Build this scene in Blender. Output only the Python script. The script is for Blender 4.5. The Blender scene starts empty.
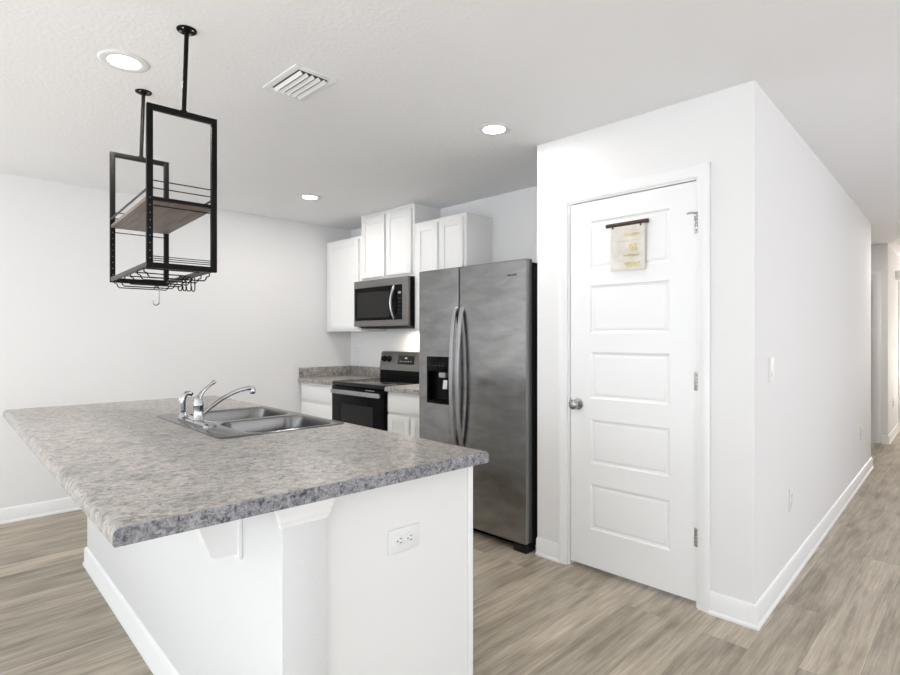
import bpy, bmesh, math, random
from mathutils import Vector, Matrix
random.seed(7)
PI = math.pi
R = math.radians
scene = bpy.context.scene
COL = scene.collection

# ------------------------------------------------------------------ camera
cam_d = bpy.data.cameras.new('camera')
cam = bpy.data.objects.new('camera', cam_d)
COL.objects.link(cam)
scene.camera = cam
cam_d.sensor_width = 36.0
cam_d.sensor_fit = 'HORIZONTAL'
cam_d.lens = 36.0 * 546.6757 / 900.0
cam_d.shift_y = 0.624 / 900.0
cam_d.clip_start = 0.05
cam.location = (0.0, 0.0, 1.2897)
cam.rotation_euler = (PI / 2, 0.0, R(44.8664) - PI / 2)

# ------------------------------------------------------------------ world, daylight, exposure
world = bpy.data.worlds.new('world')
scene.world = world
world.use_nodes = True
wn = world.node_tree.nodes
bg = wn['Background']
bg.inputs['Color'].default_value = (0.88, 0.93, 1.0, 1)
bg.inputs['Strength'].default_value = 1.7

def area(name, loc, rot, sx, sy, power, color, spread=180):
    d = bpy.data.lights.new(name, 'AREA')
    d.shape = 'RECTANGLE'
    d.size, d.size_y = sx, sy
    d.energy = power
    d.color = color
    d.spread = R(spread)
    o = bpy.data.objects.new(name, d)
    COL.objects.link(o)
    o.location = loc
    o.rotation_euler = rot
    return o

DAY = (0.79, 0.885, 1.0)
UP = R(34)                                         # window lamps tilted upward to brighten the ceiling
for y in (-1.55, 1.0, 3.45):                       # daylight at the three windows of the rear wall
    area('daylight_fill', (-3.15, y, 1.30), (0, -PI / 2 - UP, 0), 1.7, 1.7, 14.5, DAY)
for x, p in ((0.2, 8), (3.6, 19)):                # and at the two of the side wall
    area('daylight_fill', (x, -3.15, 1.30), (PI / 2 + UP, 0, 0), 1.7, 1.7, p, (0.95, 0.945, 1.0))
area('daylight_fill', (10.9, 0.25, 1.2), (0, PI / 2 + UP, 0), 1.7, 0.9, 26, (1.0, 0.93, 0.85))   # unseen fill lamp added at the hall's closed end to brighten the hall
sd = bpy.data.lights.new('bounce_sun', 'SUN')              # added unseen sunlight on the rear floor, bouncing up to brighten the ceiling
sd.energy = 21; sd.angle = R(0.6); sd.color = (0.82, 0.90, 1.0)
so = bpy.data.objects.new('bounce_sun', sd); COL.objects.link(so)
so.location = (-6, 0, 6)
so.rotation_euler = Vector((0.62, 0.08, -0.50)).to_track_quat('-Z', 'Y').to_euler()
vs = scene.view_settings
vs.view_transform = 'Standard'
vs.look = 'None'
vs.exposure = 0.73
vs.gamma = 1.0
vs.use_curve_mapping = False

# ------------------------------------------------------------------ materials
def nt(name):
    m = bpy.data.materials.new(name)
    m.use_nodes = True
    return m, m.node_tree.nodes, m.node_tree.links, m.node_tree.nodes['Principled BSDF']

def plain(name, col, rough=0.5, metal=0.0, bump=0.0, bscale=60.0, var=0.0, spec=0.5, coat=0.0):
    m, N, L, b = nt(name)
    b.inputs['Base Color'].default_value = (*col, 1)
    b.inputs['Roughness'].default_value = rough
    b.inputs['Metallic'].default_value = metal
    b.inputs['Specular IOR Level'].default_value = spec
    b.inputs['Coat Weight'].default_value = coat
    tc = N.new('ShaderNodeTexCoord')
    n = N.new('ShaderNodeTexNoise')
    n.inputs['Scale'].default_value = bscale
    n.inputs['Detail'].default_value = 3
    L.new(tc.outputs['Object'], n.inputs['Vector'])
    if bump > 0:
        bp = N.new('ShaderNodeBump')
        bp.inputs['Strength'].default_value = bump
        bp.inputs['Distance'].default_value = 0.004
        L.new(n.outputs['Fac'], bp.inputs['Height'])
        L.new(bp.outputs['Normal'], b.inputs['Normal'])
    if var > 0:
        mx = N.new('ShaderNodeMix'); mx.data_type = 'RGBA'
        mx.inputs['A'].default_value = (*[c * (1 - var) for c in col], 1)
        mx.inputs['B'].default_value = (*[min(1, c * (1 + var)) for c in col], 1)
        L.new(n.outputs['Fac'], mx.inputs['Factor'])
        L.new(mx.outputs['Result'], b.inputs['Base Color'])
    return m

M = {}
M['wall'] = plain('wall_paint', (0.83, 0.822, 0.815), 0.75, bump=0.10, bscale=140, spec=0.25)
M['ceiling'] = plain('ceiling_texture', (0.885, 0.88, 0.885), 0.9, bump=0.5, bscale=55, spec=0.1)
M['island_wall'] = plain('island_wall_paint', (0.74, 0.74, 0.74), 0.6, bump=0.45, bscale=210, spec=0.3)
M['trim'] = plain('trim_paint', (0.88, 0.88, 0.875), 0.4)
M['ceilring'] = plain('matte_white_ring', (0.78, 0.775, 0.765), 0.7)
M['door'] = plain('door_paint', (0.88, 0.88, 0.875), 0.42)
M['cabinet'] = plain('cabinet_paint', (0.85, 0.845, 0.83), 0.42)
M['black'] = plain('black_plastic', (0.006, 0.006, 0.0062), 0.5, spec=0.1)
M['blackdoor'] = plain('black_oven_door', (0.004, 0.004, 0.0045), 0.15, spec=0.08)
M['doorside'] = plain('fridge_door_edge', (0.27, 0.27, 0.275), 0.35, metal=0.8)
M['blackglass'] = plain('black_glass', (0.005, 0.005, 0.0055), 0.08, spec=0.35)
M['glasswin'] = plain('oven_window_glass', (0.026, 0.025, 0.0245), 0.15, spec=0.1)
M['rackblack'] = plain('black_powder_coat', (0.006, 0.0055, 0.005), 0.5, var=0.1, spec=0.12)
M['rackgrey'] = plain('grey_wire', (0.06, 0.058, 0.056), 0.5, metal=0.3)
M['chrome'] = plain('chrome', (0.52, 0.52, 0.53), 0.13, metal=1.0)
M['nickel'] = plain('satin_nickel', (0.45, 0.445, 0.435), 0.26, metal=1.0)
M['bluedot'] = plain('dark_blue_plastic', (0.03, 0.04, 0.12), 0.4)
M['plastic'] = plain('white_plastic', (0.83, 0.83, 0.82), 0.35)
M['slot'] = plain('outlet_slot', (0.04, 0.04, 0.04), 0.6)
M['hole'] = plain('bright_hole', (0.45, 0.45, 0.44), 0.5)
M['vent_shade'] = plain('vent_shade_plate', (0.10, 0.10, 0.10), 0.9)
M['fridgeside'] = plain('fridge_side', (0.014, 0.014, 0.0145), 0.45, bump=0.05, bscale=300, spec=0.2)
M['greyplastic'] = plain('grey_plastic', (0.42, 0.42, 0.42), 0.4)
M['display'] = plain('display_glass', (0.03, 0.045, 0.06), 0.1)
M['print'] = plain('panel_print', (0.35, 0.36, 0.37), 0.5)
M['burner'] = plain('burner_ring', (0.05, 0.05, 0.05), 0.2)
M['darkwood'] = plain('dark_walnut', (0.045, 0.022, 0.014), 0.45, var=0.35, bscale=40)
M['gold'] = plain('gold_ink', (0.86, 0.68, 0.27), 0.35, metal=0.4)
M['pink'] = plain('pink_ink', (0.80, 0.66, 0.55), 0.5)
M['badge'] = plain('badge_print', (0.09, 0.09, 0.09), 0.4)

def steel(name, col, rough, aniso_z=True, smudge=0.12, smear_reflect=0.2):
    m, N, L, b = nt(name)
    b.inputs['Metallic'].default_value = 1.0
    tc = N.new('ShaderNodeTexCoord')
    mp = N.new('ShaderNodeMapping')
    mp.inputs['Scale'].default_value = (350, 350, 3) if aniso_z else (350, 3, 350)
    L.new(tc.outputs['Object'], mp.inputs['Vector'])
    g = N.new('ShaderNodeTexNoise'); g.inputs['Scale'].default_value = 1.0; g.inputs['Detail'].default_value = 4
    L.new(mp.outputs['Vector'], g.inputs['Vector'])
    s = N.new('ShaderNodeTexNoise'); s.inputs['Scale'].default_value = 7.0; s.inputs['Detail'].default_value = 6
    s.inputs['Roughness'].default_value = 0.65
    L.new(tc.outputs['Object'], s.inputs['Vector'])
    rr = N.new('ShaderNodeMapRange')
    rr.inputs['From Min'].default_value = 0.3; rr.inputs['From Max'].default_value = 0.7
    rr.inputs['To Min'].default_value = rough - smudge * 0.6; rr.inputs['To Max'].default_value = rough + smudge
    L.new(s.outputs['Fac'], rr.inputs['Value'])
    L.new(rr.outputs['Result'], b.inputs['Roughness'])
    ad = N.new('ShaderNodeMath'); ad.operation = 'MULTIPLY_ADD'
    ad.inputs[1].default_value = 0.35; ad.inputs[2].default_value = 0.0
    L.new(g.outputs['Fac'], ad.inputs[0])
    # wiped-on smears that also paint in reflected bands, longer sideways than tall
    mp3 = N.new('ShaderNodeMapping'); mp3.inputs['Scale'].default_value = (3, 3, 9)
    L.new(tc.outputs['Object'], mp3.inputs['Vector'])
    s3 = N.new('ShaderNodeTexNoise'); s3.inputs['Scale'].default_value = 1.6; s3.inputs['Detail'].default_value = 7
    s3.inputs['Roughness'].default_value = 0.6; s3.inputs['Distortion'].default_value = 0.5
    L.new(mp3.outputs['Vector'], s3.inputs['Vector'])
    av0 = N.new('ShaderNodeMath'); av0.operation = 'MULTIPLY_ADD'; av0.inputs[1].default_value = smear_reflect; av0.inputs[2].default_value = 0.1 - 0.5 * smear_reflect
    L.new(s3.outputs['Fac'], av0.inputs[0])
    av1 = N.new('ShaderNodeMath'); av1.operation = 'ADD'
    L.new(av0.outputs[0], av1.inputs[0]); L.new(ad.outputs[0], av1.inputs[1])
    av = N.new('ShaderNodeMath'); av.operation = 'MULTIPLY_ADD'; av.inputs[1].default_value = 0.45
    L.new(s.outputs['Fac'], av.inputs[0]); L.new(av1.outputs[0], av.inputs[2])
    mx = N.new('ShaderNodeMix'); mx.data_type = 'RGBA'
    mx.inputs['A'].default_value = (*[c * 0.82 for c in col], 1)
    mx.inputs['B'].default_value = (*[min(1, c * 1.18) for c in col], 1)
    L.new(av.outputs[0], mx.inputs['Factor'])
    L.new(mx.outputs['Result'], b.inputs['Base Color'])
    bp = N.new('ShaderNodeBump'); bp.inputs['Strength'].default_value = 0.05; bp.inputs['Distance'].default_value = 0.001
    L.new(g.outputs['Fac'], bp.inputs['Height'])
    L.new(bp.outputs['Normal'], b.inputs['Normal'])
    return m

M['steel'] = steel('brushed_steel', (0.285, 0.285, 0.29), 0.17, smudge=0.09, smear_reflect=2.4)
M['steeldark'] = steel('brushed_steel_warm', (0.25, 0.242, 0.235), 0.34, smudge=0.05)
M['steelhandle'] = steel('handle_steel', (0.42, 0.42, 0.425), 0.36, smudge=0.04)
M['brighthandle'] = plain('polished_handle', (0.62, 0.62, 0.62), 0.35, metal=1.0)
M['sinksteel'] = plain('sink_steel', (0.175, 0.172, 0.168), 0.24, metal=1.0, var=0.08, bscale=30)

def laminate(name, stops, vs_, sp, ks):
    m, N, L, b = nt(name)
    tc = N.new('ShaderNodeTexCoord')
    def noise(scale, det, rough, dist=0.0):
        n = N.new('ShaderNodeTexNoise')
        n.inputs['Scale'].default_value = scale; n.inputs['Detail'].default_value = det
        n.inputs['Roughness'].default_value = rough; n.inputs['Distortion'].default_value = dist
        L.new(tc.outputs['Object'], n.inputs['Vector'])
        return n
    def ramp(src, stops):
        r = N.new('ShaderNodeValToRGB')
        e = r.color_ramp.elements
        while len(e) < len(stops): e.new(0.5)
        for k, (p, c) in enumerate(stops):
            e[k].position = p; e[k].color = (*c, 1)
        L.new(src, r.inputs['Fac'])
        return r
    def mix(fac, a, bb, mode='MIX'):
        x = N.new('ShaderNodeMix'); x.data_type = 'RGBA'; x.blend_type = mode
        if isinstance(fac, float): x.inputs['Factor'].default_value = fac
        else: L.new(fac, x.inputs['Factor'])
        L.new(a, x.inputs['A'])
        L.new(bb, x.inputs['B'])
        return x.outputs['Result']
    big = noise(ks[0], 3, 0.55, 0.4)
    mid = noise(ks[1], 9, 0.74, 0.8)
    fine = noise(ks[2], 5, 0.7)
    base = ramp(big.outputs['Fac'], stops)
    veins = ramp(mid.outputs['Fac'], vs_)
    spk = ramp(fine.outputs['Fac'], sp)
    c = mix(0.9, base.outputs['Color'], veins.outputs['Color'], 'MULTIPLY')
    c = mix(0.8, c, spk.outputs['Color'], 'MULTIPLY')
    L.new(c, b.inputs['Base Color'])
    b.inputs['Roughness'].default_value = 0.32
    b.inputs['Specular IOR Level'].default_value = 0.45
    return m
VN = [(0.37, (0.24, 0.235, 0.23)), (0.44, (0.58, 0.57, 0.56)), (0.50, (0.96, 0.95, 0.94)), (0.61, (1.30, 1.28, 1.25))]
SPK = [(0.36, (0.42, 0.42, 0.42)), (0.45, (0.86, 0.86, 0.86)), (0.6, (1.0, 1.0, 1.0)), (0.70, (1.25, 1.25, 1.25))]
M['laminate'] = laminate('speckled_laminate', [(0.32, (0.31, 0.295, 0.277)), (0.47, (0.415, 0.395, 0.37)), (0.58, (0.44, 0.40, 0.373)), (0.72, (0.34, 0.325, 0.305))], VN, SPK, (6, 42, 120))
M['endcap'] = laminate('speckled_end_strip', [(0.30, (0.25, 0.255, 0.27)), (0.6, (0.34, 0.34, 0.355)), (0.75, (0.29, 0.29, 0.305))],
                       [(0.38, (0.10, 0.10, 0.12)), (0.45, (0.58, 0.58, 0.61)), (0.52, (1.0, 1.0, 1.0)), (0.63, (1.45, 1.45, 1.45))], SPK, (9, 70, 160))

def floor_mat():
    m, N, L, b = nt('vinyl_plank')
    tc = N.new('ShaderNodeTexCoord')
    br = N.new('ShaderNodeTexBrick')
    br.offset = 0.37; br.offset_frequency = 2
    br.inputs['Scale'].default_value = 1.0
    br.inputs['Brick Width'].default_value = 1.52
    br.inputs['Row Height'].default_value = 0.181
    br.inputs['Mortar Size'].default_value = 0.0007
    br.inputs['Mortar Smooth'].default_value = 0.1
    br.inputs['Bias'].default_value = 0.0
    br.inputs['Color1'].default_value = (0, 0, 0, 1)
    br.inputs['Color2'].default_value = (1, 1, 1, 1)
    br.inputs['Mortar'].default_value = (0.5, 0.5, 0.5, 1)
    L.new(tc.outputs['Object'], br.inputs['Vector'])
    sep = N.new('ShaderNodeSeparateColor'); L.new(br.outputs['Color'], sep.inputs['Color'])
    # shift the grain from plank to plank
    off = N.new('ShaderNodeVectorMath'); off.operation = 'MULTIPLY_ADD'
    L.new(br.outputs['Color'], off.inputs[0]); off.inputs[1].default_value = (7.3, 3.1, 11.0)
    L.new(tc.outputs['Object'], off.inputs[2])
    mp = N.new('ShaderNodeMapping'); mp.inputs['Scale'].default_value = (1.9, 32, 1)
    L.new(off.outputs['Vector'], mp.inputs['Vector'])
    g = N.new('ShaderNodeTexNoise'); g.inputs['Scale'].default_value = 1.0; g.inputs['Detail'].default_value = 7
    g.inputs['Roughness'].default_value = 0.72; g.inputs['Distortion'].default_value = 0.25
    L.new(mp.outputs['Vector'], g.inputs['Vector'])
    mp2 = N.new('ShaderNodeMapping'); mp2.inputs['Scale'].default_value = (2.4, 9, 1)
    L.new(off.outputs['Vector'], mp2.inputs['Vector'])
    g2 = N.new('ShaderNodeTexNoise'); g2.inputs['Scale'].default_value = 1.0; g2.inputs['Detail'].default_value = 4
    g2.inputs['Distortion'].default_value = 0.3
    L.new(mp2.outputs['Vector'], g2.inputs['Vector'])
    r = N.new('ShaderNodeValToRGB'); e = r.color_ramp.elements
    e[0].position = 0.30; e[0].color = (0.158, 0.131, 0.098, 1)
    e[1].position = 0.68; e[1].color = (0.525, 0.466, 0.375, 1)
    k = e.new(0.43); k.color = (0.288, 0.246, 0.188, 1)
    k = e.new(0.54); k.color = (0.405, 0.355, 0.280, 1)
    av = N.new('ShaderNodeMath'); av.operation = 'MULTIPLY_ADD'; av.inputs[1].default_value = 0.55
    ml = N.new('ShaderNodeMath'); ml.operation = 'MULTIPLY'; ml.inputs[1].default_value = 0.45
    L.new(g2.outputs['Fac'], ml.inputs[0]); L.new(g.outputs['Fac'], av.inputs[0]); L.new(ml.outputs[0], av.inputs[2])
    L.new(av.outputs[0], r.inputs['Fac'])
    mp4 = N.new('ShaderNodeMapping'); mp4.inputs['Scale'].default_value = (5, 140, 1)
    L.new(off.outputs['Vector'], mp4.inputs['Vector'])
    g4 = N.new('ShaderNodeTexNoise'); g4.inputs['Scale'].default_value = 1.0; g4.inputs['Detail'].default_value = 5; g4.inputs['Roughness'].default_value = 0.7
    L.new(mp4.outputs['Vector'], g4.inputs['Vector'])
    fine = N.new('ShaderNodeMapRange'); fine.inputs['From Min'].default_value = 0.3; fine.inputs['From Max'].default_value = 0.7
    fine.inputs['To Min'].default_value = 0.80; fine.inputs['To Max'].default_value = 1.16
    L.new(g4.outputs['Fac'], fine.inputs['Value'])
    tone = N.new('ShaderNodeMapRange'); tone.inputs['To Min'].default_value = 0.96; tone.inputs['To Max'].default_value = 1.27
    L.new(sep.outputs['Red'], tone.inputs['Value'])
    tf = N.new('ShaderNodeMath'); tf.operation = 'MULTIPLY'
    L.new(tone.outputs['Result'], tf.inputs[0]); L.new(fine.outputs['Result'], tf.inputs[1])
    sc = N.new('ShaderNodeVectorMath'); sc.operation = 'SCALE'
    L.new(r.outputs['Color'], sc.inputs[0]); L.new(tf.outputs[0], sc.inputs['Scale'])
    mo = N.new('ShaderNodeMix'); mo.data_type = 'RGBA'; mo.inputs['B'].default_value = (0.22, 0.185, 0.145, 1)
    L.new(br.outputs['Fac'], mo.inputs['Factor']); L.new(sc.outputs['Vector'], mo.inputs['A'])
    L.new(mo.outputs['Result'], b.inputs['Base Color'])
    b.inputs['Roughness'].default_value = 0.42
    b.inputs['Specular IOR Level'].default_value = 0.35
    bp = N.new('ShaderNodeBump'); bp.inputs['Strength'].default_value = 0.08; bp.inputs['Distance'].default_value = 0.002
    L.new(g.outputs['Fac'], bp.inputs['Height']); L.new(bp.outputs['Normal'], b.inputs['Normal'])
    return m
M['floor'] = floor_mat()

def wood_board():
    m, N, L, b = nt('walnut_board')
    tc = N.new('ShaderNodeTexCoord'); mp = N.new('ShaderNodeMapping')
    mp.inputs['Scale'].default_value = (60, 4, 60)
    L.new(tc.outputs['Object'], mp.inputs['Vector'])
    n = N.new('ShaderNodeTexNoise'); n.inputs['Detail'].default_value = 5; n.inputs['Scale'].default_value = 1; n.inputs['Distortion'].default_value = 0.5
    L.new(mp.outputs['Vector'], n.inputs['Vector'])
    r = N.new('ShaderNodeValToRGB'); e = r.color_ramp.elements
    e[0].position = 0.3; e[0].color = (0.115, 0.085, 0.070, 1)
    e[1].position = 0.7; e[1].color = (0.24, 0.19, 0.16, 1)
    L.new(n.outputs['Fac'], r.inputs['Fac']); L.new(r.outputs['Color'], b.inputs['Base Color'])
    b.inputs['Roughness'].default_value = 0.5
    return m
M['board'] = wood_board()

def paper():
    m, N, L, b = nt('cream_paper')
    tc = N.new('ShaderNodeTexCoord')
    n = N.new('ShaderNodeTexNoise'); n.inputs['Scale'].default_value = 14; n.inputs['Detail'].default_value = 4
    L.new(tc.outputs['Object'], n.inputs['Vector'])
    r = N.new('ShaderNodeValToRGB'); e = r.color_ramp.elements
    e[0].position = 0.35; e[0].color = (0.63, 0.60, 0.55, 1)
    e[1].position = 0.65; e[1].color = (0.78, 0.75, 0.70, 1)
    L.new(n.outputs['Fac'], r.inputs['Fac']); L.new(r.outputs['Color'], b.inputs['Base Color'])
    b.inputs['Roughness'].default_value = 0.7
    return m
M['paper'] = paper()

def emit(name, col, s):
    m, N, L, b = nt(name)
    b.inputs['Base Color'].default_value = (0.8, 0.8, 0.8, 1)
    b.inputs['Emission Color'].default_value = (*col, 1)
    b.inputs['Emission Strength'].default_value = s
    return m
M['lamp'] = emit('downlight_diffuser', (1.0, 0.97, 0.92), 6.0)

# ------------------------------------------------------------------ mesh helpers
class MB:
    """collects shapes for ONE mesh object"""
    def __init__(s):
        s.bm = bmesh.new()
    def _mi(s, faces, mi):
        for f in faces: f.material_index = mi
    def box(s, x0, x1, y0, y1, z0, z1, bev=0.0, seg=2, mi=0, mat=None):
        vs = [s.bm.verts.new((x, y, z)) for z in (z0, z1) for y in (y0, y1) for x in (x0, x1)]
        q = [(0, 2, 3, 1), (4, 5, 7, 6), (0, 1, 5, 4), (2, 6, 7, 3), (0, 4, 6, 2), (1, 3, 7, 5)]
        fs = [s.bm.faces.new([vs[i] for i in f]) for f in q]
        s._mi(fs, mi)
        if mat is not None:
            for v in vs: v.co = mat @ v.co
        if bev > 0:
            es = list({e for f in fs for e in f.edges})
            r = bmesh.ops.bevel(s.bm, geom=es, offset=bev, segments=seg, affect='EDGES', profile=0.5, material=-1)
            s._mi(r['faces'], mi)
        return s
    def prism(s, pts, vec, mi=0):
        """extrude a closed polygon (3D points) along vec"""
        vec = Vector(vec)
        a = [s.bm.verts.new(p) for p in pts]
        b = [s.bm.verts.new(Vector(p) + vec) for p in pts]
        n = len(pts)
        fs = [s.bm.faces.new(a[::-1]), s.bm.faces.new(b)]
        for i in range(n):
            fs.append(s.bm.faces.new((a[i], a[(i + 1) % n], b[(i + 1) % n], b[i])))
        s._mi(fs, mi)
        bmesh.ops.recalc_face_normals(s.bm, faces=fs)
        return s
    def loft(s, rings, cap0=True, cap1=True, mi=0, closed=True):
        vr = [[s.bm.verts.new(p) for p in r] for r in rings]
        fs = []
        n = len(rings[0])
        for a, b in zip(vr, vr[1:]):
            for i in range(n if closed else n - 1):
                fs.append(s.bm.faces.new((a[i], a[(i + 1) % n], b[(i + 1) % n], b[i])))
        if cap0: fs.append(s.bm.faces.new(vr[0][::-1]))
        if cap1: fs.append(s.bm.faces.new(vr[-1]))
        s._mi(fs, mi)
        bmesh.ops.recalc_face_normals(s.bm, faces=fs)
        return s
    def tube(s, pts, r, seg=10, mi=0, flat=None):
        """tube along points; r a number or list; flat=(a,b) squashes the section"""
        pts = [Vector(p) for p in pts]
        n = len(pts)
        rs = r if isinstance(r, (list, tuple)) else [r] * n
        t0 = (pts[1] - pts[0]).normalized()
        up = Vector((0, 0, 1)) if abs(t0.z) < 0.9 else Vector((0, 1, 0))
        u = t0.cross(up).normalized()
        rings = []
        for i, p in enumerate(pts):
            t = (pts[min(i + 1, n - 1)] - pts[max(i - 1, 0)]).normalized()
            u = (u - t * u.dot(t)).normalized()
            v = t.cross(u)
            fa, fb = flat if flat else (1, 1)
            rings.append([p + (u * math.cos(a) * fa + v * math.sin(a) * fb) * rs[i] for a in [2 * PI * k / seg for k in range(seg)]])
        return s.loft(rings, mi=mi)
    def lathe(s, prof, seg=28, c=(0, 0, 0), axis='Z', mi=0):
        """prof: (radius, height) pairs around axis"""
        rings = []
        for r, h in prof:
            ring = []
            for k in range(seg):
                a = 2 * PI * k / seg
                x, y = r * math.cos(a), r * math.sin(a)
                p = {'Z': (x, y, h), 'X': (h, x, y), 'Y': (x, h, y)}[axis]
                ring.append(Vector(p) + Vector(c))
            rings.append(ring)
        return s.loft(rings, mi=mi)
    def make(s, name, mats, T=None, parent=None, smooth=True, angle=35):
        if T is not None:
            bmesh.ops.translate(s.bm, verts=s.bm.verts, vec=-Vector(T['o']))
        me = bpy.data.meshes.new(name)
        s.bm.to_mesh(me); s.bm.free()
        for m in (mats if isinstance(mats, (list, tuple)) else [mats]):
            me.materials.append(M[m])
        if smooth:
            for p in me.polygons: p.use_smooth = True
            me.set_sharp_from_angle(angle=R(angle))
        o = bpy.data.objects.new(name, me)
        COL.objects.link(o)
        if parent is not None: o.parent = parent
        elif T is not None: o.parent = T['e']
        return o

def rr(cx, cy, w, h, r, z, n=6):
    pts = []
    for sx, sy, a0 in ((1, 1, 0), (-1, 1, 90), (-1, -1, 180), (1, -1, 270)):
        for k in range(n + 1):
            a = R(a0 + 90 * k / n)
            pts.append((cx + sx * (w / 2 - r) + r * math.cos(a), cy + sy * (h / 2 - r) + r * math.sin(a), z))
    return pts

def cut(o, cutters):
    """subtract temporary cutters from o, keeping one clean mesh"""
    for c in cutters:
        md = o.modifiers.new('cut', 'BOOLEAN'); md.operation = 'DIFFERENCE'; md.object = c; md.solver = 'EXACT'
    dg = bpy.context.evaluated_depsgraph_get(); dg.update()
    me = bpy.data.meshes.new_from_object(o.evaluated_get(dg))
    o.modifiers.clear(); o.data = me
    for p in me.polygons: p.use_smooth = True
    me.set_sharp_from_angle(angle=R(35))
    for c in cutters: bpy.data.objects.remove(c, do_unlink=True)

IC = Vector((0.85, 2.4, 0)); IR = R(-1.9372)
def isl(p):
    d = Vector(p) - IC
    return IC + Vector((d.x * math.cos(IR) - d.y * math.sin(IR), d.x * math.sin(IR) + d.y * math.cos(IR), d.z))

def tag(o, label, cat, group=None):
    o['label'] = label; o['category'] = cat
    if group: o['group'] = group
    return o

def thing(name, label, cat, o=(0, 0, 0), frame='world', rz=0.0, group=None):
    e = bpy.data.objects.new(name, None)
    e.empty_display_size = 0.05
    COL.objects.link(e)
    if frame == 'island':
        e.location = isl(o); e.rotation_euler = (0, 0, IR)
    else:
        e.location = o; e.rotation_euler = (0, 0, rz)
    tag(e, label, cat, group)
    return {'e': e, 'o': Vector(o)}

def struct(o):
    o['kind'] = 'structure'
    return o

def copy_thing(e, loc, rz=None, label=None):
    c = e.copy(); COL.objects.link(c); c.location = loc
    if rz is not None: c.rotation_euler = (0, 0, rz)
    if label: c['label'] = label
    for ch in list(e.children):
        d = ch.copy(); COL.objects.link(d); d.parent = c
        for g in list(ch.children):
            h = g.copy(); COL.objects.link(h); h.parent = d
    return c

# ------------------------------------------------------------------ room shell
CH = 2.44
XP, XB = 2.6837, 3.3888                    # pantry front, kitchen back wall
YC, YL = 0.7562, 1.9345                    # pantry corners
HS = math.tan(R(1.5834)); WS = math.tan(R(-0.606))
hall_y = lambda x: YC + HS * (x - XP)
left_y = lambda x: 4.8823 + WS * (x - 2)
XE, XJ, XF = 6.83, 8.46, 11.0

def foot(name, pts, z0=0.0, z1=CH, mat='wall'):
    return struct(MB().prism([(x, y, z0) for x, y in pts], (0, 0, z1 - z0)).make(name, mat, smooth=False))

struct(MB().box(-3.3, XF + 0.12, -3.3, 5.15, -0.10, 0.0).make('floor', 'floor', smooth=False))
struct(MB().box(-3.3, XF + 0.12, -3.3, 5.15, CH, CH + 0.10).make('ceiling', 'ceiling', smooth=False))
foot('wall_left', [(-3.2, left_y(-3.2)), (-3.2, 5.15), (3.51, 5.15), (3.51, left_y(3.51))])
foot('wall_back', [(XB, YL - 0.115), (3.51, YL - 0.115), (3.51, left_y(3.51)), (XB, left_y(XB))])
# pantry front wall around the door opening
DY0, DY1, DZ = 1.000, 1.722, 2.058
w = MB()
w.prism([(XP, YC, 0), (2.80, hall_y(2.80), 0), (2.80, DY0, 0), (XP, DY0, 0)], (0, 0, CH))
w.box(XP, 2.80, DY1, YL, 0, CH)
w.box(XP, 2.80, DY0, DY1, DZ, CH)
struct(w.make('wall_pantry', 'wall', smooth=False))
struct(MB().box(2.80, XB + 0.12, YL - 0.115, YL, 0, CH).make('wall_pantry_side', 'wall', smooth=False))
foot('wall_hall', [(2.80, hall_y(2.80)), (XE, hall_y(XE)), (XE, hall_y(XE) + 0.115), (2.80, hall_y(2.80) + 0.115)])
struct(MB().box(XE - 0.115, XE, hall_y(XE) + 0.115, 2.5, 0, CH).make('wall_alcove', 'wall', smooth=False))
struct(MB().box(XE - 0.115, XJ + 0.115, 2.5, 2.6, 0, CH).make('wall_alcove_back', 'wall', smooth=False))
yj = hall_y(XJ)
w = MB()                                    # wall facing down the hall, with a door beside the corner
w.box(XJ, XJ + 0.115, yj, yj + 0.14, 0, CH)
w.box(XJ, XJ + 0.115, yj + 0.90, 2.5, 0, CH)
w.box(XJ, XJ + 0.115, yj + 0.14, yj + 0.90, 2.04, CH)
struct(w.make('wall_hall_jog', 'wall', smooth=False))
foot('wall_hall_far', [(XJ + 0.115, hall_y(XJ + 0.115)), (XF, hall_y(XF)), (XF, hall_y(XF) + 0.115), (XJ + 0.115, hall_y(XJ + 0.115) + 0.115)])
struct(MB().box(XF, XF + 0.12, -0.5, 1.2, 0, CH).make('wall_hall_end', 'wall', smooth=False))
struct(MB().box(5.6, XF, -0.52, -0.40, 0, CH).make('wall_hall_right', 'wall', smooth=False))
struct(MB().box(5.6, 5.72, -3.2, -0.52, 0, CH).make('wall_living', 'wall', smooth=False))

def windowed(name, axis, pos, a0, a1, wins, thick):
    """wall with window openings; axis 'X' = plane x=pos running along y"""
    m = MB()
    def bx(u0, u1, z0, z1):
        if axis == 'X': m.box(min(pos, pos + thick), max(pos, pos + thick), u0, u1, z0, z1)
        else: m.box(u0, u1, min(pos, pos + thick), max(pos, pos + thick), z0, z1)
    u = a0
    for (w0, w1, z0, z1) in wins:
        bx(u, w0, 0, CH); bx(w0, w1, 0, z0); bx(w0, w1, z1, CH); u = w1
    bx(u, a1, 0, CH)
    struct(m.make(name, 'wall', smooth=False))
REAR = [(-2.45, -0.65, 0.35, 2.10), (0.10, 1.90, 0.35, 2.10), (2.55, 4.35, 0.35, 2.10)]
SIDE = [(-0.70, 1.10, 0.35, 2.10), (2.70, 4.50, 0.35, 2.10)]
windowed('wall_rear', 'X', -3.2, -3.2, 5.15, REAR, -0.12)
windowed('wall_right', 'Y', -3.2, -3.32, 5.72, SIDE, -0.12)
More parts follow.
